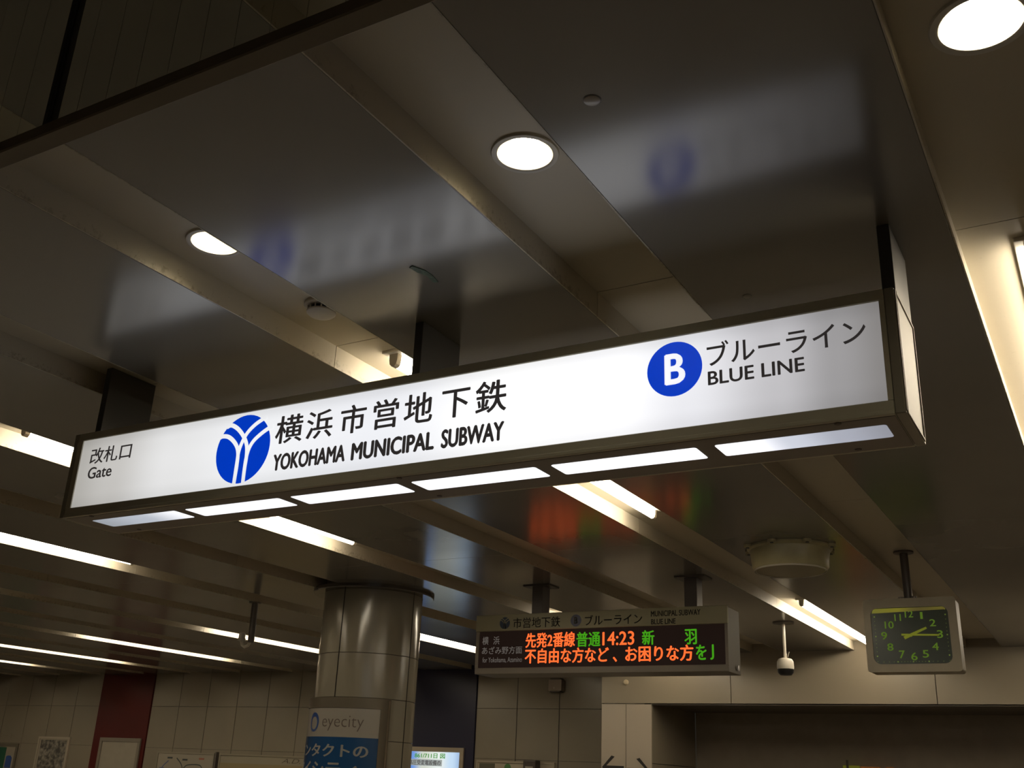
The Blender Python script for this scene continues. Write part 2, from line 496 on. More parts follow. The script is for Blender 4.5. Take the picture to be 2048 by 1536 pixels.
BL = {(0, 0): 'bright fluorescent tube at the right edge of the view, right of the long sign',
      (2, 0): 'fluorescent tube seen below and behind the middle of the long sign, rounded end showing',
      (2, 1): 'fluorescent tube running to the fascia beside the clock',
      (4, 0): 'fluorescent tube passing behind the left end of the long sign',
      (4, 1): 'fluorescent tube mostly hidden above the departure board',
      (6, 0): 'fluorescent tube at the left edge below the long sign',
      (6, 1): 'fluorescent tube glimpsed between the round column and the departure board',
      (8, 0): 'fluorescent tube in the eighth slot, out beyond the left edge',
      (8, 1): 'fluorescent tube ending behind the left side of the round column',
      (10, 1): 'fluorescent tube just above the red wall bay',
      (12, 1): 'fluorescent tube ending at the left side of the red wall bay',
      (14, 1): 'short far fluorescent strip low at the left edge'}
for k in range(-2, 17, 2):
    for n_, y0 in enumerate((2.66, 7.93)):
        make_batten(k, y0, BL.get((k, n_), 'fluorescent tube in a ceiling slot outside the view'))

# the smoke barrier of tinted glass that hangs across the near ceiling
bar = empty('smoke_barrier', 'tinted glass smoke barrier hanging from the ceiling, top left', 'barrier', loc=(0, 0, 0))
GLS = glass_mat('tinted_wired_glass', (.80, .80, .74))
for i, (xa, xb) in enumerate([(-2.93, -1.188), (-1.178, .56), (.57, 2.3)]):
    MB().box(xa, xb, .704, .712, 2.408, CEIL).build('glass_pane', GLS, bar)
    mb = MB(); xx = xa+.05
    while xx < xb:
        mb.box(xx, xx+.0004, .7078, .7082, 2.41, CEIL); xx += .058
    mb.build('wire', mat('wire_in_glass', (.16, .15, .12), .6), bar, kind='stuff')
MB().box(-2.93, 2.3, .694, .724, 2.392, 2.412, .002, 1).build('bottom_rail', mat('bronze_rail', (.22, .185, .14), .45), bar)
for xx in (-1.183, .565):
    MB().box(xx-.0035, xx+.0035, .700, .716, 2.41, CEIL).build('joint_strip', BLACK, bar)

# small ceiling fittings
def sprinkler(x, y, label, r=.017):
    t = empty('sprinkler_cover', label, 'sprinkler', loc=(x, y, CEIL))
    MB().lathe((0, 0, 0), [(.001, -.0025), (r*.9, -.0025), (r, -.0015), (r, 0)], 28).build('cover_plate', mat('cover_plate_grey', (.36, .33, .29), .3), t, True)
    MB().lathe((0, 0, 0), [(r*1.01, -.001), (r*1.14, -.0008), (r*1.14, 0)], 28).build('rim', DARK, t, True)
sprinkler(-.771, 1.572, 'flat round sprinkler cover on the panel right of the middle downlight')
sprinkler(-.765, 2.572, 'faint round cover on the panel above the right end of the long sign', .012)
sm = empty('smoke_detector', 'round white smoke detector in the slot above the long sign', 'detector', loc=(-2.03, 2.23, SLOT))
MB().lathe((0, 0, 0), [(.054, 0), (.056, -.010), (.052, -.014), (.048, -.014)], 36).build('base', WHITEP, sm, True)
mb = MB(); mb.lathe((0, 0, 0), [(.034, -.014), (.034, -.030)], 36); mb.build('sensing_chamber', BLACK, sm, True)
mb = MB()
for i in range(14):
    a = 2*PI*i/14; c, s_ = math.cos(a), math.sin(a)
    mb.tube([(.044*c, .044*s_, -.013), (.042*c, .042*s_, -.030)], .0025, 5)
mb.build('vent_ribs', WHITEP, sm)
MB().lathe((0, 0, 0), [(.046, -.028), (.046, -.033), (.038, -.040), (.020, -.043), (.001, -.044)], 36).build('cap', WHITEP, sm, True)

mb = MB()   # small green patch on the panel above the middle post
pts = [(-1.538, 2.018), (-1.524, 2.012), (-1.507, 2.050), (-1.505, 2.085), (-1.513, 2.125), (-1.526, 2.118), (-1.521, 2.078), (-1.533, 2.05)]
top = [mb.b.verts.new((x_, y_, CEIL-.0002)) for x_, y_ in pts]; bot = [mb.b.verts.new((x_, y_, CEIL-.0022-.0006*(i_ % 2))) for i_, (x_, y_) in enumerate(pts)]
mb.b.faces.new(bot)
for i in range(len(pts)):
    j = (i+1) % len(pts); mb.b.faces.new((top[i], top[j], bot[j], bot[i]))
mb.build('green_patch', mat('dark_green_patch', (.05, .085, .05), .5, noise=.5, nscale=90), label='small dark green patch on the ceiling above the middle post', cat='tape')

# ================================================================== THE LONG SIGN
SY = 2.301; SX0, SX1, SZ0, SZ1 = -3.212, -.336, 2.403, 2.716; SD = .262
sign = empty('station_sign', 'long white backlit hanging sign with blue emblem and black lettering', 'sign', loc=(0, 0, 0))
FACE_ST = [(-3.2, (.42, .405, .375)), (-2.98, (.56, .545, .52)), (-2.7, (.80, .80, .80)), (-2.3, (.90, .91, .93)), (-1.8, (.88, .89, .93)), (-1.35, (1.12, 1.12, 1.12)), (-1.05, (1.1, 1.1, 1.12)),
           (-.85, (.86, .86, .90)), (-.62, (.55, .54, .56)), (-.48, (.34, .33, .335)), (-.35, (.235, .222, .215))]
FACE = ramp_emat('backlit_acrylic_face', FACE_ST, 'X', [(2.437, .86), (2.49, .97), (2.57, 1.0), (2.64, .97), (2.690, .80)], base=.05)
mb = MB()     # case: closed box behind the face
mb.box(SX0+.024, SX1-.024, SY+.010, SY+SD-.010, SZ0+.002, SZ1-.002)
mb.build('case', FRAME, sign)
for yf, yb, nm in ((SY, SY+.012, 0), (SY+SD-.012, SY+SD, 1)):
    mb = MB()
    mb.box(SX0+.024, SX1-.024, yf, yb, SZ0, 2.4375, .002, 1)
    mb.box(SX0+.024, SX1-.024, yf, yb, 2.687, SZ1, .002, 1)
    mb.box(SX0+.024, -3.163, yf, yb, 2.4375, 2.687)
    mb.box(-.372, SX1-.024, yf, yb, 2.4375, 2.687)
    mb.build('face_frame', FRAME, sign)
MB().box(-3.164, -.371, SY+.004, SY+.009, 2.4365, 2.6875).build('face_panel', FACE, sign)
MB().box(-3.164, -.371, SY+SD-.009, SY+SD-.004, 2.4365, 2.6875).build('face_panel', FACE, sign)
# a bead under and over the face
MB().box(SX0+.024, SX1-.024, SY-.003, SY+.001, SZ0-.001, SZ0+.010, .0012, 1).build('drip_bead', FRAME, sign)
for x0, x1, xo in ((SX0, SX0+.023, SX0), (SX1-.023, SX1, SX1)):
    mb = MB(); mb.box(x0, x1, SY, SY+SD, SZ0, SZ1, .002, 1)
    s_ = 1 if xo == SX1 else -1
    a, b = sorted((xo, xo+s_*.003))
    mb.box(a, b, SY+.003, SY+.009, SZ0+.006, SZ1-.004, .0008, 1)
    mb.box(a, b, SY+.017, SY+.023, SZ0+.006, SZ1-.004, .0008, 1)
    mb.box(a, b, SY+SD-.023, SY+SD-.017, SZ0+.006, SZ1-.004, .0008, 1)
    mb.box(a, b, SY+.017, SY+SD-.017, SZ1-.010, SZ1-.004, .0008, 1)
    mb.box(a, b, SY+.017, SY+SD-.017, SZ0+.004, SZ0+.010, .0008, 1)
    mb.build('end_cap', mat('end_cap_paint', (0.42, 0.39, 0.32), .4), sign)
MB().box(SX0+.026, SX1-.026, SY+.013, SY+SD-.013, SZ0-.0008, SZ0+.0015).build('underside_plate', mat('underside_brown', (.36, .32, .285), .5), sign)
# three plate posts up to the ceiling
for x, zt in ((-3.150, SLOT), (-1.734, CEIL), (-.366, CEIL)):
    mb = MB(); mb.box(x, x+.030, SY+.030, SY+SD-.022, SZ1-.004, zt, .0015, 1)
    mb.build('post', POST, sign)
# six light windows in the underside
WIN = ramp_emat('downlight_window_acrylic', [(-3.13, (.30, .33, .37)), (-2.9, (.45, .49, .56)), (-2.66, (1.1, 1.1, 1.15)), (-.74, (1.3, 1.3, 1.35)), (-.62, (.60, .63, .72)), (-.50, (.38, .40, .47)), (-.38, (.27, .28, .325))], base=.2)
for i in range(6):
    x0 = -3.118+.4625*i; x1 = x0+.414
    mb = MB(); r = .008; pts = []
    for cx, cy, a0 in ((x1-r, 2.462-r, 0), (x0+r, 2.462-r, 90), (x0+r, 2.366+r, 180), (x1-r, 2.366+r, 270)):
        for q in range(5):
            a = math.radians(a0+22.5*q); pts.append((cx+r*math.cos(a), cy+r*math.sin(a)))
    A = [mb.b.verts.new((p[0], p[1], SZ0-.0015)) for p in pts]; B = [mb.b.verts.new((p[0], p[1], SZ0+.004)) for p in pts]
    mb.b.faces.new(A); mb.b.faces.new(B)
    for a in range(len(pts)): mb.b.faces.new((A[a], A[(a+1) % len(pts)], B[(a+1) % len(pts)], B[a]))
    mb.build('light_window', WIN, sign)
for i, (x, y) in enumerate([(-.49, 2.318), (-.49, 2.53), (-1.737, 2.318), (-1.737, 2.53), (-3.06, 2.318), (-3.06, 2.53)]):
    MB().lathe((x, y, SZ0), [(.001, -.003), (.007, -.003), (.009, -.001), (.009, .002)], 14).build('screw', mat('screw_brown', (.15, .12, .10), .4), sign, True)

INK = mat('sign_ink', (.03, .026, .024), .5, emit=(.022, .019, .018), es=1.0)
BLUE = mat('sign_blue_film', (.0, .03, .35), .4, emit=(0.0, .040, .52), es=.95)
def st(s, x0, x1, z0, z1, bold=.012, **kw): return fit_text(s, x0, x1, z0, z1, SY+.004, INK, sign, bold, **kw)
for ch, x0, x1, z0, z1 in [('横', -2.229, -2.117, 2.559, 2.652), ('浜', -2.102, -1.998, 2.558, 2.650), ('市', -1.968, -1.870, 2.558, 2.650), ('営', -1.843, -1.750, 2.557, 2.650),
                           ('地', -1.729, -1.628, 2.558, 2.652), ('下', -1.597, -1.501, 2.558, 2.644), ('鉄', -1.482, -1.379, 2.556, 2.653)]:
    st(ch, x0, x1, z0, z1, .014)
st('YOKOHAMA', -2.224, -1.936, 2.471, 2.526, .042); st('MUNICIPAL', -1.913, -1.614, 2.470, 2.526, .042); st('SUBWAY', -1.590, -1.383, 2.469, 2.526, .042)
st('改札口', -3.110, -2.898, 2.592, 2.651, .006); st('Gate', -3.106, -2.982, 2.537, 2.580, .012)
st('ブルーライン', -.796, -.407, 2.590, 2.654, .008)
st('BLUE LINE', -.795, -.554, 2.539, 2.576, .018)
disc(-.8835, 2.5985, .0745, SY+.004, .001, BLUE, sign, 'line_badge')
fit_text('B', -.910, -.854, 2.556, 2.641, SY+.003, FACE, sign, .03, name='badge_letter')
# emblem: blue disc with two pairs of white strands that make a Y
EM = disc(-2.363, 2.5615, .1155, SY+.004, .001, BLUE, sign, 'emblem')
STR = {'lo': [(-2.480, 2.606), (-2.462, 2.616), (-2.430, 2.609), (-2.397, 2.582), (-2.381, 2.551), (-2.378, 2.508), (-2.379, 2.471), (-2.380, 2.443)],
       'li': [(-2.446, 2.646), (-2.426, 2.650), (-2.395, 2.633), (-2.366, 2.604), (-2.347, 2.572), (-2.341, 2.533), (-2.342, 2.492), (-2.341, 2.443)],
       'ri': [(-2.276, 2.660), (-2.292, 2.653), (-2.321, 2.639), (-2.349, 2.617), (-2.367, 2.589), (-2.378, 2.555), (-2.379, 2.52), (-2.380, 2.45)],
       'ro': [(-2.242, 2.623), (-2.264, 2.617), (-2.293, 2.602), (-2.319, 2.583), (-2.334, 2.560), (-2.341, 2.529), (-2.342, 2.488), (-2.341, 2.45)]}
mb = MB()
for i_, p in enumerate(STR.values()): add_band(mb, p, .0148, SY+.0026-i_*.0001, 0)
mb.build('strand', FACE, sign)

# ================================================================== DEPARTURE BOARD
LY = 6.35
board = empty('departure_board', 'departure board with orange and green characters, hanging right of the round column', 'display', loc=(0, 0, 0))
mb = MB(); mb.box(-3.955, -2.118, LY+.010, LY+.26, 2.283, 2.684, .004, 2); mb.build('case', mat('board_case_grey_brown', (.20, .175, .145), .45), board)
MB().box(-3.960, -2.106, LY-.012, LY+.012, 2.574, 2.688, .003, 1).build('header_panel', mat('board_header_beige', (.30, .275, .175), .5), board)
mb = MB()
mb.box(-3.958, -2.108, LY-.004, LY+.012, 2.283, 2.325, .003, 1); mb.box(-3.958, -3.932, LY-.004, LY+.012, 2.325, 2.574); mb.box(-2.128, -2.108, LY-.004, LY+.012, 2.325, 2.574)
mb.build('screen_frame', mat('board_frame_brown', (.22, .19, .155), .45), board)
MB().box(-3.933, -2.127, LY+.002, LY+.011, 2.324, 2.575).build('screen', mat('led_screen_black', (.012, .009, .008), .55, spec=.15, emit=(.008, .004, .003), es=1), board)
MB().lathe((-2.108, LY+.18, 2.32), [(.0, .0), (.018, .0), (.018, .004), (0.001, .006)], 16, axis='X').build('side_lock', mat('lock_metal', (.5, .5, .5), .3, metal=.8), board)
ORG = emat('led_orange', (1.0, .135, .028), 1.35); GRN = emat('led_green', (.07, .42, .012), .75); GRY = emat('board_grey_print', (.105, .092, .08), 1.0)
OLI = mat('board_print_dark', (.035, .028, .02), .5); BBL = mat('board_blue_print', (.012, .03, .07), .4)
def lt(s, a, b, m_, bold=.012, y=LY+.002, **kw): return fit_text(s, a[0], b[0], b[1], a[1], y, m_, board, bold, th=.001, **kw)
lt('先発2番線', (-3.558, 2.556), (-3.176, 2.455), ORG, .026); lt('普通', (-3.166, 2.552), (-2.988, 2.453), GRN, .026)
lt('14:23', (-2.973, 2.547), (-2.744, 2.458), ORG, .016); lt('新', (-2.690, 2.549), (-2.602, 2.455), GRN, .026); lt('羽', (-2.397, 2.547), (-2.314, 2.451), GRN, .026)
lt('不自由な方など', (-3.560, 2.450), (-2.925, 2.350), ORG, .028); lt('、', (-2.897, 2.385), (-2.866, 2.351), ORG, .03)
lt('お困りな方', (-2.808, 2.451), (-2.339, 2.350), ORG, .028); lt('を', (-2.323, 2.448), (-2.252, 2.354), GRN, .028); lt('J', (-2.229, 2.448), (-2.204, 2.354), GRN, .02)
lt('横', (-3.908, 2.540), (-3.858, 2.484), GRY, .006); lt('浜', (-3.818, 2.540), (-3.768, 2.484), GRY, .006)
lt('あざみ野方面', (-3.908, 2.470), (-3.584, 2.418), GRY, .006); lt('for Yokohama, Azamino', (-3.900, 2.397), (-3.582, 2.357), GRY, .004)
HY = LY-.012
lt('市営地下鉄', (-3.655, 2.661), (-3.285, 2.589), OLI, .006, HY); lt('ブルーライン', (-3.098, 2.659), (-2.682, 2.591), OLI, .006, HY)
lt('MUNICIPAL SUBWAY', (-2.620, 2.669), (-2.281, 2.632), OLI, .02, HY); lt('BLUE LINE', (-2.619, 2.616), (-2.450, 2.582), OLI, .02, HY)
disc(-3.7225, 2.628, .041, HY, .001, BBL, board, 'emblem')
mb = MB()
for p in STR.values(): add_band(mb, [(-3.7225+(x_+2.363)*.355, 2.628+(z_-2.5615)*.355) for x_, z_ in p], .0058, HY-.0014, 0)
HB = mat('board_header_beige', (.36, .32, .22)); mb.build('strand', HB, board)
disc(-3.165, 2.627, .040, HY, .001, mat('board_badge_blue', (.022, .028, .085), .4), board, 'line_badge'); fit_text('B', -3.180, -3.151, 2.605, 2.650, HY-.0013, HB, board, .02, name='badge_letter')
for x in (-3.52, -2.38):
    mb = MB(); mb.box(x-.043, x+.043, LY+.08, LY+.19, 2.68, CEIL, .004, 1); mb.build('post', POLE, board)
    mb = MB(); mb.box(x-.105, x+.105, LY+.055, LY+.215, CEIL-.008, CEIL, .002, 1); mb.build('flange', POLE, board)
for x in (-3.52, -2.38):
    mb = MB()
    for dx in (-.06, .06): mb.lathe((x+dx, LY+.135, 2.684), [(.010, 0), (.010, .014), (.001, .016)], 6)
    mb.build('bolt', POLE, board)

# ================================================================== CLOCK
CY = 6.38
ck = empty('station_clock', 'square-faced clock with green numerals hanging before the fascia', 'clock', loc=(0, 0, 0))
def rrect(x0, x1, z0, z1, r, n=6):
    pts = []
    for cx, cz, a0 in ((x1-r, z1-r, 0), (x0+r, z1-r, 90), (x0+r, z0+r, 180), (x1-r, z0+r, 270)):
        for q in range(n+1):
            a = math.radians(a0+90*q/n); pts.append((cx+r*math.cos(a), cz+r*math.sin(a)))
    return pts
mb = MB(); A = rrect(-1.284, -.776, 2.272, 2.686, .018); mb.prism_xz(A, CY+.012, CY+.17); mb.build('case', BEIGE, ck)
mb = MB(); ri = rrect(-1.246, -.818, 2.315, 2.636, .042, 8); ro = rrect(-1.285, -.772, 2.270, 2.688, .020, 8)
for a_ in range(len(ri)):
    b_ = (a_+1) % len(ri)
    for y_ in (CY, CY+.014): mb.quad((ri[a_][0], y_, ri[a_][1]), (ri[b_][0], y_, ri[b_][1]), (ro[b_][0], y_, ro[b_][1]), (ro[a_][0], y_, ro[a_][1]))
    mb.quad((ro[a_][0], CY, ro[a_][1]), (ro[b_][0], CY, ro[b_][1]), (ro[b_][0], CY+.014, ro[b_][1]), (ro[a_][0], CY+.014, ro[a_][1]))
    mb.quad((ri[a_][0], CY, ri[a_][1]), (ri[b_][0], CY, ri[b_][1]), (ri[b_][0], CY+.014, ri[b_][1]), (ri[a_][0], CY+.014, ri[a_][1]))
mb.build('bezel', BEIGE, ck)
mb = MB(); mb.prism_xz(rrect(-1.25, -.815, 2.311, 2.640, .042, 8), CY+.007, CY+.012); mb.build('dial', mat('clock_dial_dark_green', (.03, .033, .018), .25, emit=(.003, .004, .0015), es=1), ck)
mb = MB(); mb.prism_xz([(-1.238, 2.607), (-.83, 2.617), (-.836, 2.633), (-1.232, 2.633)], CY+.005, CY+.007)
mb.build('lamp_strip', ramp_emat('clock_lamp_glow', [(-1.25, (.12, .115, .006)), (-1.1, (.145, .13, .006)), (-.98, (.07, .055, .008)), (-.82, (.10, .085, .008))], base=.05), ck, label='yellow glowing lamp strip')
NUM = mat('clock_green_numerals', (.30, .42, .08), .6, emit=(.15, .24, .03), es=.30); HAND = mat('clock_yellow_hands', (.34, .38, .04), .6, emit=(.17, .20, .012), es=.4)
for s_, x, z, w_, h_ in [('12', -1.031, 2.597, .046, .040), ('1', -.963, 2.586, .014, .040), ('2', -.906, 2.543, .034, .040), ('3', -.873, 2.478, .032, .044), ('4', -.904, 2.410, .035, .042),
                         ('5', -.960, 2.370, .034, .042), ('6', -1.023, 2.357, .034, .044), ('7', -1.089, 2.369, .032, .044), ('8', -1.150, 2.412, .034, .042), ('9', -1.179, 2.477, .033, .044),
                         ('10', -1.146, 2.538, .050, .042), ('11', -1.095, 2.579, .036, .040)]:
    fit_text(s_, x-w_/2, x+w_/2, z-h_/2, z+h_/2, CY+.007, NUM, ck, .012, th=.0008, name='numeral')
mb = MB()
for i in range(60):
    a = 2*PI*i/60; c, s_ = math.sin(a), math.cos(a); t = min(.196/max(abs(c), 1e-5), .146/max(abs(s_), 1e-5))
    x, z = -1.030+c*t, 2.474+s_*t; q = .0035 if i % 5 == 0 else .0015
    mb.box(x-q, x+q, CY+.006, CY+.007, z-q, z+q)
mb.build('minute_marks', NUM, ck, kind='stuff')
def hand(x0, z0, x1, z1, wa, wb, nm, y):
    d = Vector((x1-x0, z1-z0)).normalized(); n_ = Vector((-d.y, d.x)); mb = MB()
    mb.prism_xz([(x0+n_.x*wa, z0+n_.y*wa), (x0-n_.x*wa, z0-n_.y*wa), (x1-n_.x*wb, z1-n_.y*wb), (x1+n_.x*wb, z1+n_.y*wb)], y, y+.001); mb.build(nm, HAND, ck)
hand(-1.068, 2.461, -.942, 2.516, .009, .006, 'hour_hand', CY+.004); hand(-1.082, 2.480, -.876, 2.473, .0055, .0045, 'minute_hand', CY+.002)
MB().lathe((-1.03, CY+.003, 2.476), [(.001, -.003), (.009, -.002), (.009, .003)], 16, axis='Y').build('hub', HAND, ck, True)
MB().tube([(-1.038, CY+.09, 2.684), (-1.042, CY+.09, SLOT)], .024, 16).build('post', POLE, ck, True)
mb = MB(); mb.lathe((-1.042, CY+.09, SLOT), [(.058, 0), (.058, -.010), (.026, -.012)], 24); mb.build('flange', POLE, ck, True)
mb = MB(); mb.box(-1.096, -.980, CY+.04, CY+.14, 2.685, 2.693)
for dx in (-.046, -.030, .03, .046): mb.box(-1.038+dx-.006, -1.038+dx+.006, CY+.05, CY+.062, 2.692, 2.706)
mb.build('mounting_plate', POLE, ck)

# ================================================================== ROUND CEILING UNIT
du = empty('ceiling_drum', 'round beige drum-shaped unit on the ceiling between departure board and clock', 'ceiling unit', loc=(-1.548, 5.80, CEIL))
MB().lathe((0, 0, 0), [(.236, 0), (.238, -.010), (.232, -.016), (.222, -.020), (.216, -.060), (.212, -.112), (.202, -.126), (.186, -.130)], 64).build('body', OLIVE, du, True)
for i in range(8):
    a = 2*PI*i/8+math.radians(38); c, s_ = math.cos(a), math.sin(a)
    mb = MB(); mb.lathe((.245*c, .245*s_, 0), [(.024, 0), (.024, -.013), (.020, -.016), (.0005, -.016)], 16); lug = mb.build('lug', OLIVE, du, True)
    mb = MB(); mb.lathe((.248*c, .248*s_, 0), [(.010, -.015), (.010, -.020), (.0005, -.020)], 10); mb.build('screw', BLACK, lug, True)
MB().lathe((0, 0, 0), [(.188, -.128), (.188, -.133), (.10, -.134), (.0005, -.134)], 48).build('bottom_plate', mat('drum_bottom_gloss', (.30, .265, .16), .2), du, True)
MB().lathe((0, 0, 0), [(.199, -.126), (.202, -.131), (.199, -.136), (.194, -.136), (.192, -.130)], 64, cap=False).build('rim_ring', mat('clear_rim', (.5, .46, .38), .15, spec=.8), du, True)

# ================================================================== ROUND COLUMN
PX, PY, PR = -4.927, 6.383, .375
ph0 = math.atan2(-PY, -PX)
col = empty('round_column', 'round column clad in glossy cream panels', 'column', loc=(0, 0, 0))
MB().lathe((PX, PY, 0), [(PR-.012, 0), (PR-.012, 3.05)], 64).build('core', JOINT, col, True)
COLM = mat('column_enamel', (.26, .235, .18), .17, noise=.03, nscale=2)
rows = [(0.0, .30), (.303, .60), (.603, .905), (.908, 1.21), (1.213, 1.515), (1.518, 1.817), (1.820, 2.101), (2.104, 2.412), (2.415, 3.04)]
angs = [-35.3, 52.6, 144.0, 234.0]
for z0, z1 in rows:
    for i in range(4):
        a0 = math.radians(angs[i]+.7)+ph0; a1 = math.radians((angs[(i+1) % 4]+(360 if i == 3 else 0))-.7)+ph0
        mb = MB(); mb.lathe((PX, PY, 0), [(PR-.01, z0), (PR-.002, z0), (PR, z0+.002), (PR, z1-.002), (PR-.002, z1), (PR-.01, z1)], 22, a0, a1)
        mb.build('panel', COLM, col, True)
RC = .462
MB().lathe((PX, PY, 0), [(PR+.002, CEIL-.028), (RC-.006, CEIL-.028), (RC, CEIL-.022), (RC, CEIL+.001)], 64, cap=False).build('ceiling_gap_ring', mat('gap_shade_brown', (.085, .072, .058), .16, spec=.7), col, True)  # brown ring stands in for the dark, shaded ceiling gap round the column

# the curved advertising case round the column
AR = .405
adc = empty('column_poster_case', 'curved poster case wrapped round the column with white and blue poster', 'poster', loc=(0, 0, 0))
def arc(mb, r0, r1, z0, z1, a0, a1, n=30):
    a0 = math.radians(a0)+ph0; a1 = math.radians(a1)+ph0
    mb.lathe((PX, PY, 0), [(r0, z0), (r1, z0), (r1, z1), (r0, z1), (r0, z0)], n, a0, a1)
    for a in (a0, a1):
        c, s_ = math.cos(a), math.sin(a)
        mb.quad(*[(PX+r*c, PY+r*s_, z) for r, z in ((r0, z0), (r1, z0), (r1, z1), (r0, z1))])
    return mb
FA0, FA1 = -130, 27.6
arc(MB(), PR+.002, AR, 2.028, 2.100, FA0, FA1).build('top_frame', BRASS, adc, True)
arc(MB(), PR+.002, AR, .62, .70, FA0, FA1).build('bottom_frame', BRASS, adc, True)
arc(MB(), PR+.002, AR, .70, 2.028, 17, FA1, 8).build('side_frame', BRASS, adc, True)
arc(MB(), PR+.002, AR, .70, 2.028, FA0, FA0+10, 8).build('side_frame', BRASS, adc, True)
arc(MB(), AR, AR+.006, .63, 2.09, FA1-3.2, FA1-1.2, 3).build('chrome_strip', mat('chrome_strip_metal', (.7, .65, .55), .2, metal=1), adc, True)
arc(MB(), PR+.002, AR-.006, .70, 2.028, FA0+10, 17, 40).build('poster_white', mat('poster_white_paper', (.31, .285, .25), .25), adc, True)
arc(MB(), AR-.006, AR-.005, .70, 1.832, FA0+10, 17, 40).build('poster_blue', mat('poster_blue_paper', (.012, .062, .17), .25), adc, True)
def curved_text(s, a0, a1, z0, z1, r, material, bold):
    me = text_mesh(s, min(bold, 0.0), .5)
    if bold > .005: embolden(me, bold)
    for _ in range(1):
        bm = bmesh.new(); bm.from_mesh(me)
        bmesh.ops.triangulate(bm, faces=bm.faces)
        bm.to_mesh(me); bm.free()
    xs = [v.co.x for v in me.vertices]; ys = [v.co.y for v in me.vertices]
    ax, bx, ay, by = min(xs), max(xs), min(ys), max(ys)
    for v in me.vertices:
        a = math.radians(a0+(v.co.x-ax)/(bx-ax)*(a1-a0))+ph0; rr = r+.0006*(v.co.z+.5)
        v.co = Vector((PX+rr*math.cos(a), PY+rr*math.sin(a), z0+(v.co.y-ay)/(by-ay)*(z1-z0)))
    me.materials.clear(); me.materials.append(material); me.name = 'lettering'
    return link('lettering', me, adc)
PT = mat('poster_ink_grey', (.10, .075, .06), .4); PWH = mat('poster_white_letters', (.29, .29, .265), .35)
curved_text('eyecity', -45.5, .8, 1.872, 1.975, AR-.0045, PT, -.012)
curved_text('コンタクトの', -92, 7.8, 1.700, 1.785, AR-.0035, PWH, .03)
curved_text('アイシティ', -92, -2, 1.560, 1.668, AR-.0035, PWH, .03)
mb = MB()
for i in range(28):     # blue ring mark before the word
    a_, b_ = 2*PI*i/28, 2*PI*(i+1)/28
    P_ = []
    for a__, rr in ((a_, .066), (b_, .066), (b_, .044-.006*math.sin(b_)), (a_, .044-.006*math.sin(a_))):
        ph = math.radians(-59.5)+ph0+rr*.9*math.cos(a__)/AR; P_.append((PX+(AR-.004)*math.cos(ph), PY+(AR-.004)*math.sin(ph), 1.930+rr*math.sin(a__)))
    mb.quad(*P_)
mb.build('ring_mark', mat('poster_ring_blue', (.03, .075, .25), .3), adc)

# ================================================================== CAMERAS AND PIPES
def cctv_right():
    x, y = -2.362, 8.532
    t = empty('security_camera', 'small white security camera on a thin pole left of the clock', 'camera', loc=(x, y, CEIL))
    MB().lathe((0, 0, 0), [(.085, 0), (.085, -.008), (.012, -.012)], 24).build('flange', POLE, t, True)
    MB().tube([(0, 0, -.01), (0, 0, -.30)], .013, 12).build('pole', WHITEP, t, True)
    mb = MB(); mb.lathe((0, 0, 0), [(.030, -.285), (.052, -.292), (.065, -.312), (.068, -.355), (.066, -.372)], 28); mb.build('housing', WHITEP, t, True)
    mb = MB(); mb.lathe((0, 0, 0), [(.066, -.372), (.062, -.40), (.046, -.418), (.001, -.422)], 28); mb.build('dome', BLACK, t, True)
    MB().tube([(.012, 0, -.29), (.024, 0, -.272), (.036, 0, -.235)], .003, 6).tube([(.012, 0, -.285), (.014, 0, -.25)], .003, 6).build('cable', WHITEP, t)
cctv_right()
x, y = -6.23, 6.462
t = empty('ceiling_pipe_hook', 'drop pipe with hooked bracket hanging left of the round column', 'bracket', loc=(x, y, CEIL))
MB().tube([(0, 0, 0), (.008, 0, -.30), (.008, 0, -.33)], .027, 14).build('pipe', POLE, t, True)
MB().lathe((0, 0, 0), [(.05, 0), (.05, -.006), (.03, -.008)], 20).build('flange', POLE, t, True)
MB().tube([(0.005, 0, -.315), (-.02, 0, -.352), (-.055, 0, -.362), (-.085, 0, -.345), (-.098, 0, -.31)], .013, 10).build('hook', WHITEP, t, True)
mb = MB(); mb.lathe((-.098, 0, 0), [(.010, -.245), (.026, -.250), (.028, -.290), (.034, -.296), (.034, -.312), (.012, -.318)], 16); mb.build('cap', WHITEP, t, True)

bx = empty('wall_box', 'small grey box on the far wall below the departure board', 'box', loc=(-5.96, YW-.002, 2.70))
MB().box(-.088, .088, -.10, 0, -.075, .055, .004, 2).build('body', mat('wall_box_brown', (.32, .26, .21), .5), bx)
MB().box(-.066, .066, -.095, 0, .055, .072).build('clamp', DARK, bx); MB().box(-.066, .066, -.095, 0, -.090, -.075).build('clamp', DARK, bx)
MB().box(-.012, -.008, -.102, -.099, -.055, -.03).build('indicator', mat('indicator_bright', (.8, .75, .65), .3), bx)

bt = empty('door_stop_knob', 'small pale round knob on the fascia above the pilaster', 'knob', loc=(-4.583, YF, 2.618))
MB().lathe((0, 0, 0), [(.026, 0), (.028, -.012), (.022, -.022), (.001, -.026)], 20, axis='Y').build('button', mat('knob_beige', (.62, .52, .36), .3), bt, True)

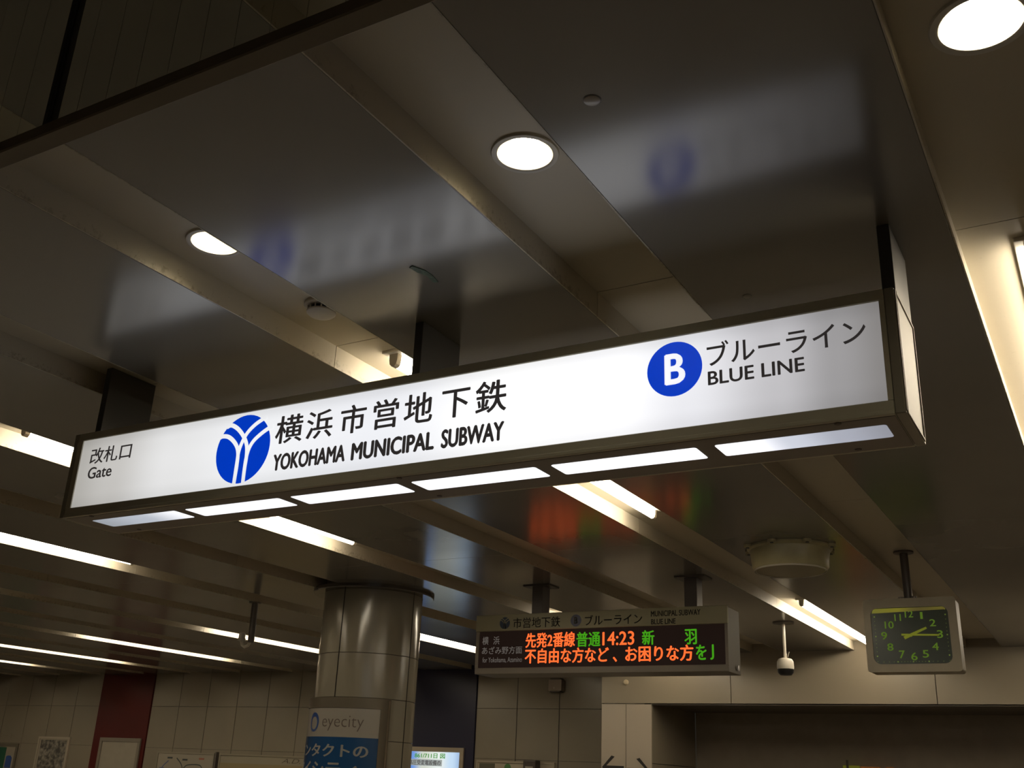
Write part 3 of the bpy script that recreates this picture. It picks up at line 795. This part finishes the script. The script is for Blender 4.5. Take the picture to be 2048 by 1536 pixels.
# ================================================================== THINGS ON THE FAR WALL
def framed(name, label, cat, x0, x1, z0, z1, fw_, fm, pmat, y=YW-.02, pic='sheet', th=.025):
    t = empty(name, label, cat, loc=(0, 0, 0))
    mb = MB()
    mb.box(x0, x1, y-th, y, z1-fw_, z1); mb.box(x0, x1, y-th, y, z0, z0+fw_); mb.box(x0, x0+fw_, y-th, y, z0+fw_, z1-fw_); mb.box(x1-fw_, x1, y-th, y, z0+fw_, z1-fw_)
    mb.build('frame', fm, t)
    MB().box(x0+fw_, x1-fw_, y-th*.5, y-.001, z0+fw_, z1-fw_).build(pic, pmat, t)
    return t
WY = YW-.001
PAPER = mat('poster_paper', (.34, .30, .23), .5)
framed('notice_board', 'blank whitish notice board framed on the red wall bay', 'board', -13.91, -13.01, .75, 1.955, .055, mat('board_frame_grey', (.21, .185, .145), .4), mat('board_sheet', (.32, .285, .225), .5, noise=.04), YW-.021)
t = framed('black_white_poster', 'black and white picture poster left of the red wall bay', 'poster', -15.40, -14.64, .85, 1.945, .03, mat('poster_frame_cream', (.42, .36, .28), .4), PAPER, WY)
M2 = bpy.data.materials.new('grainy_photo_print'); M2.use_nodes = True; nt = M2.node_tree; b = nt.nodes['Principled BSDF']; b.inputs['Roughness'].default_value = .5
g = nd(nt, 'ShaderNodeNewGeometry'); n = nd(nt, 'ShaderNodeTexNoise', Scale=14.0, Detail=6.0, Roughness=.65); nt.links.new(g.outputs['Position'], n.inputs['Vector'])
cr = nd(nt, 'ShaderNodeValToRGB'); cr.color_ramp.elements[0].position = .42; cr.color_ramp.elements[0].color = (.06, .055, .045, 1); cr.color_ramp.elements[1].position = .66; cr.color_ramp.elements[1].color = (.36, .33, .27, 1)
nt.links.new(n.outputs['Fac'], cr.inputs[0]); nt.links.new(cr.outputs[0], b.inputs['Base Color'])
MB().box(-15.33, -14.71, WY-.016, WY-.0135, 1.47, 1.895).build('picture', M2, t)
fit_text('西洋近代美術の至宝', -15.33, -14.80, 1.40, 1.43, WY-.0135, mat('print_dark', (.06, .05, .04), .5), t, .01, th=.001)
t = framed('colour_poster', 'framed poster with green, blue and red fields at the left edge', 'poster', -17.2, -15.885, .7, 1.822, .05, mat('poster_frame_dark', (.14, .12, .09), .4), PAPER, WY)
MB().box(-17.13, -16.17, WY-.016, WY-.0135, 1.3, 1.76).build('green_field', mat('print_green', (.02, .10, .055), .4), t)
mb = MB(); mb.prism_xz([(-16.14, 1.45), (-15.99, 1.45), (-15.99, 1.60), (-16.03, 1.635), (-16.10, 1.635), (-16.14, 1.62)], WY-.016, WY-.0135); mb.build('blue_field', mat('print_blue', (.035, .085, .28), .4), t)
MB().box(-16.15, -15.97, WY-.016, WY-.0135, 1.1, 1.44).build('red_field', mat('print_red', (.28, .04, .03), .4), t)
tx = empty('wall_lettering', 'faint grey Japanese lettering on the wall at the left edge', 'lettering')
fit_text('パスポート', -16.9, -16.05, 1.905, 1.985, WY-.001, mat('faint_print', (.22, .19, .14), .5), tx, .0, th=.001)

t = framed('route_map', 'railway route map board low on the wall right of the red bay', 'map', -12.63, -11.47, .8, 1.782, .02, mat('map_frame', (.28, .25, .19), .4), mat('map_sheet', (.33, .295, .23), .5), WY)
MCL = {'dark': mat('map_line_dark', (.05, .06, .06), .5), 'red': mat('map_line_red', (.34, .12, .08), .5), 'blue': mat('map_line_blue', (.10, .12, .26), .5), 'green': mat('map_line_green', (.12, .22, .10), .5)}
for c_, pts in [('dark', [(-12.22, 1.70), (-12.10, 1.60), (-12.06, 1.45), (-12.06, 1.2)]), ('dark', [(-12.06, 1.56), (-11.98, 1.61), (-11.75, 1.615), (-11.68, 1.56)]),
                ('blue', [(-12.53, 1.42), (-12.50, 1.56), (-12.38, 1.66)]), ('red', [(-12.40, 1.50), (-12.22, 1.52), (-12.12, 1.50)]), ('red', [(-11.95, 1.52), (-11.80, 1.47), (-11.6, 1.5)]), ('green', [(-12.3, 1.4), (-11.9, 1.36), (-11.6, 1.38)])]:
    mb = MB(); add_band(mb, pts, .016, WY-.015, 0); mb.build('map_line', MCL[c_], t)
for x, z, c_ in [(-12.05, 1.68, 'dark'), (-12.50, 1.55, 'blue'), (-12.36, 1.70, 'dark'), (-11.72, 1.70, 'red'), (-12.25, 1.44, 'red'), (-11.60, 1.55, 'dark')]:
    MB().box(x-.05, x+.05, WY-.016, WY-.0135, z-.012, z+.012).build('map_text', MCL[c_], t)
MB().box(-11.43, -11.405, WY-.05, WY, .8, 1.80).build('wall_post', DARK, label='thin dark upright strip beside the route map', cat='strip')
t = framed('long_advert', 'long cream and gold advertising panel left of the round column', 'advert', -11.37, -8.40, .85, 1.782, .02, mat('advert_frame', (.30, .265, .19), .4), mat('advert_cream', (.32, .285, .21), .4), WY)
MB().box(-11.34, -8.43, WY-.0145, WY-.0135, .88, 1.66).build('gold_field', mat('advert_gold', (.30, .24, .125), .4), t)
fit_text('A.D. beauty', -10.19, -9.30, 1.668, 1.745, WY-.0145, mat('advert_ink', (.10, .08, .055), .5), t, -.005, th=.001, slant=.05)
# lit screen on the navy bay
t = framed('lit_screen', 'lit advertising screen framed on the navy wall bay', 'screen', -8.22, -7.245, .95, 1.948, .055, mat('screen_frame', (.40, .34, .25), .4), ramp_emat('screen_glow', [(-8.2, (.10, .22, .62)), (-8.02, (.14, .30, .72)), (-7.85, (.62, .66, .58)), (-7.6, (.80, .86, .84)), (-7.42, (.55, .72, .90)), (-7.27, (.30, .45, .70))], base=.02), YW-.021, 'screen')
SYY = YW-.021-.0125
fit_text('861/711日 図 ', -7.98, -7.52, 1.815, 1.875, SYY, emat('screen_green_text', (.06, .36, .03), .8), t, .02, th=.001)
MB().box(-8.16, -7.56, SYY-.0012, SYY-.0002, 1.725, 1.800).build('caption_band', emat('screen_caption_pale', (.42, .46, .44), .8), t)
fit_text('高圧受変電設備の', -8.06, -7.58, 1.733, 1.793, SYY-.0012, emat('screen_brown_text', (.06, .05, .05), 1.0), t, .014, th=.001)
fit_text('保守・点検', -7.72, -7.31, 1.60, 1.69, SYY, emat('screen_dark_text', (.02, .03, .05), 1.0), t, .02, th=.001)
t = framed('small_notice', 'cream notice board with a green mark right of the navy bay', 'board', -7.06, -5.98, .9, 1.812, .02, mat('notice_frame', (.42, .36, .27), .4), mat('notice_sheet', (.46, .40, .30), .5), WY)
MB().lathe((-6.62, WY-.0135, 1.74), [(.045, 0), (.045, -.002), (.0005, -.002)], 20, axis='Y').build('green_mark', mat('notice_green', (.08, .22, .07), .4), t)
MB().box(-7.02, -6.80, WY-.0155, WY-.0135, 1.4, 1.78).build('dark_field', mat('notice_dark', (.12, .11, .07), .4), t)
t = empty('wall_unit', 'small dark box fixed above the cream notice board', 'box', loc=(-6.25, YW-.03, 1.79))
MB().box(-.085, .085, -.12, .0, -.12, .04, .012, 2).build('body', mat('wall_unit_dark', (.07, .055, .045), .4), t); MB().box(-.05, .05, -.1225, -.1195, -.07, -.03).build('label_plate', mat('unit_label', (.4, .36, .3), .5), t)

# signs that just peep up from the bottom edge inside the passage
def tops(name, label, x0, x1, zt, colr, y=11.66):
    t = empty(name, label, 'sign', loc=(0, 0, 0))
    MB().box(x0, x1, y-.04, y, .9, zt, .004, 1).build('board', mat(name+'_paint', colr, .5, emit=tuple(c*.25 for c in colr), es=1), t)  # faint glow put into the board colour, though the boards are no lamps
    MB().box(x0+.04, x0+.07, y-.03, y, 0, .9).build('leg', DARK, t); MB().box(x1-.07, x1-.04, y-.03, y, 0, .9).build('leg', DARK, t)
tops('yellow_green_board', 'yellow-green board top peeping up at the bottom edge of the passage', -2.673, -2.507, 1.888, (.22, .22, .02))
tops('orange_board', 'orange board top peeping up beside the yellow-green one', -2.495, -2.30, 1.882, (.30, .10, .02))
MB().box(-2.632, -2.612, 11.60, 11.62, 0, 1.94).build('thin_post', DARK, label='thin dark post top standing by the yellow-green board at the bottom edge', cat='post')
tops('small_orange_board', 'smaller orange board top at the bottom edge, furthest right', -2.242, -2.168, 1.884, (.27, .09, .02))
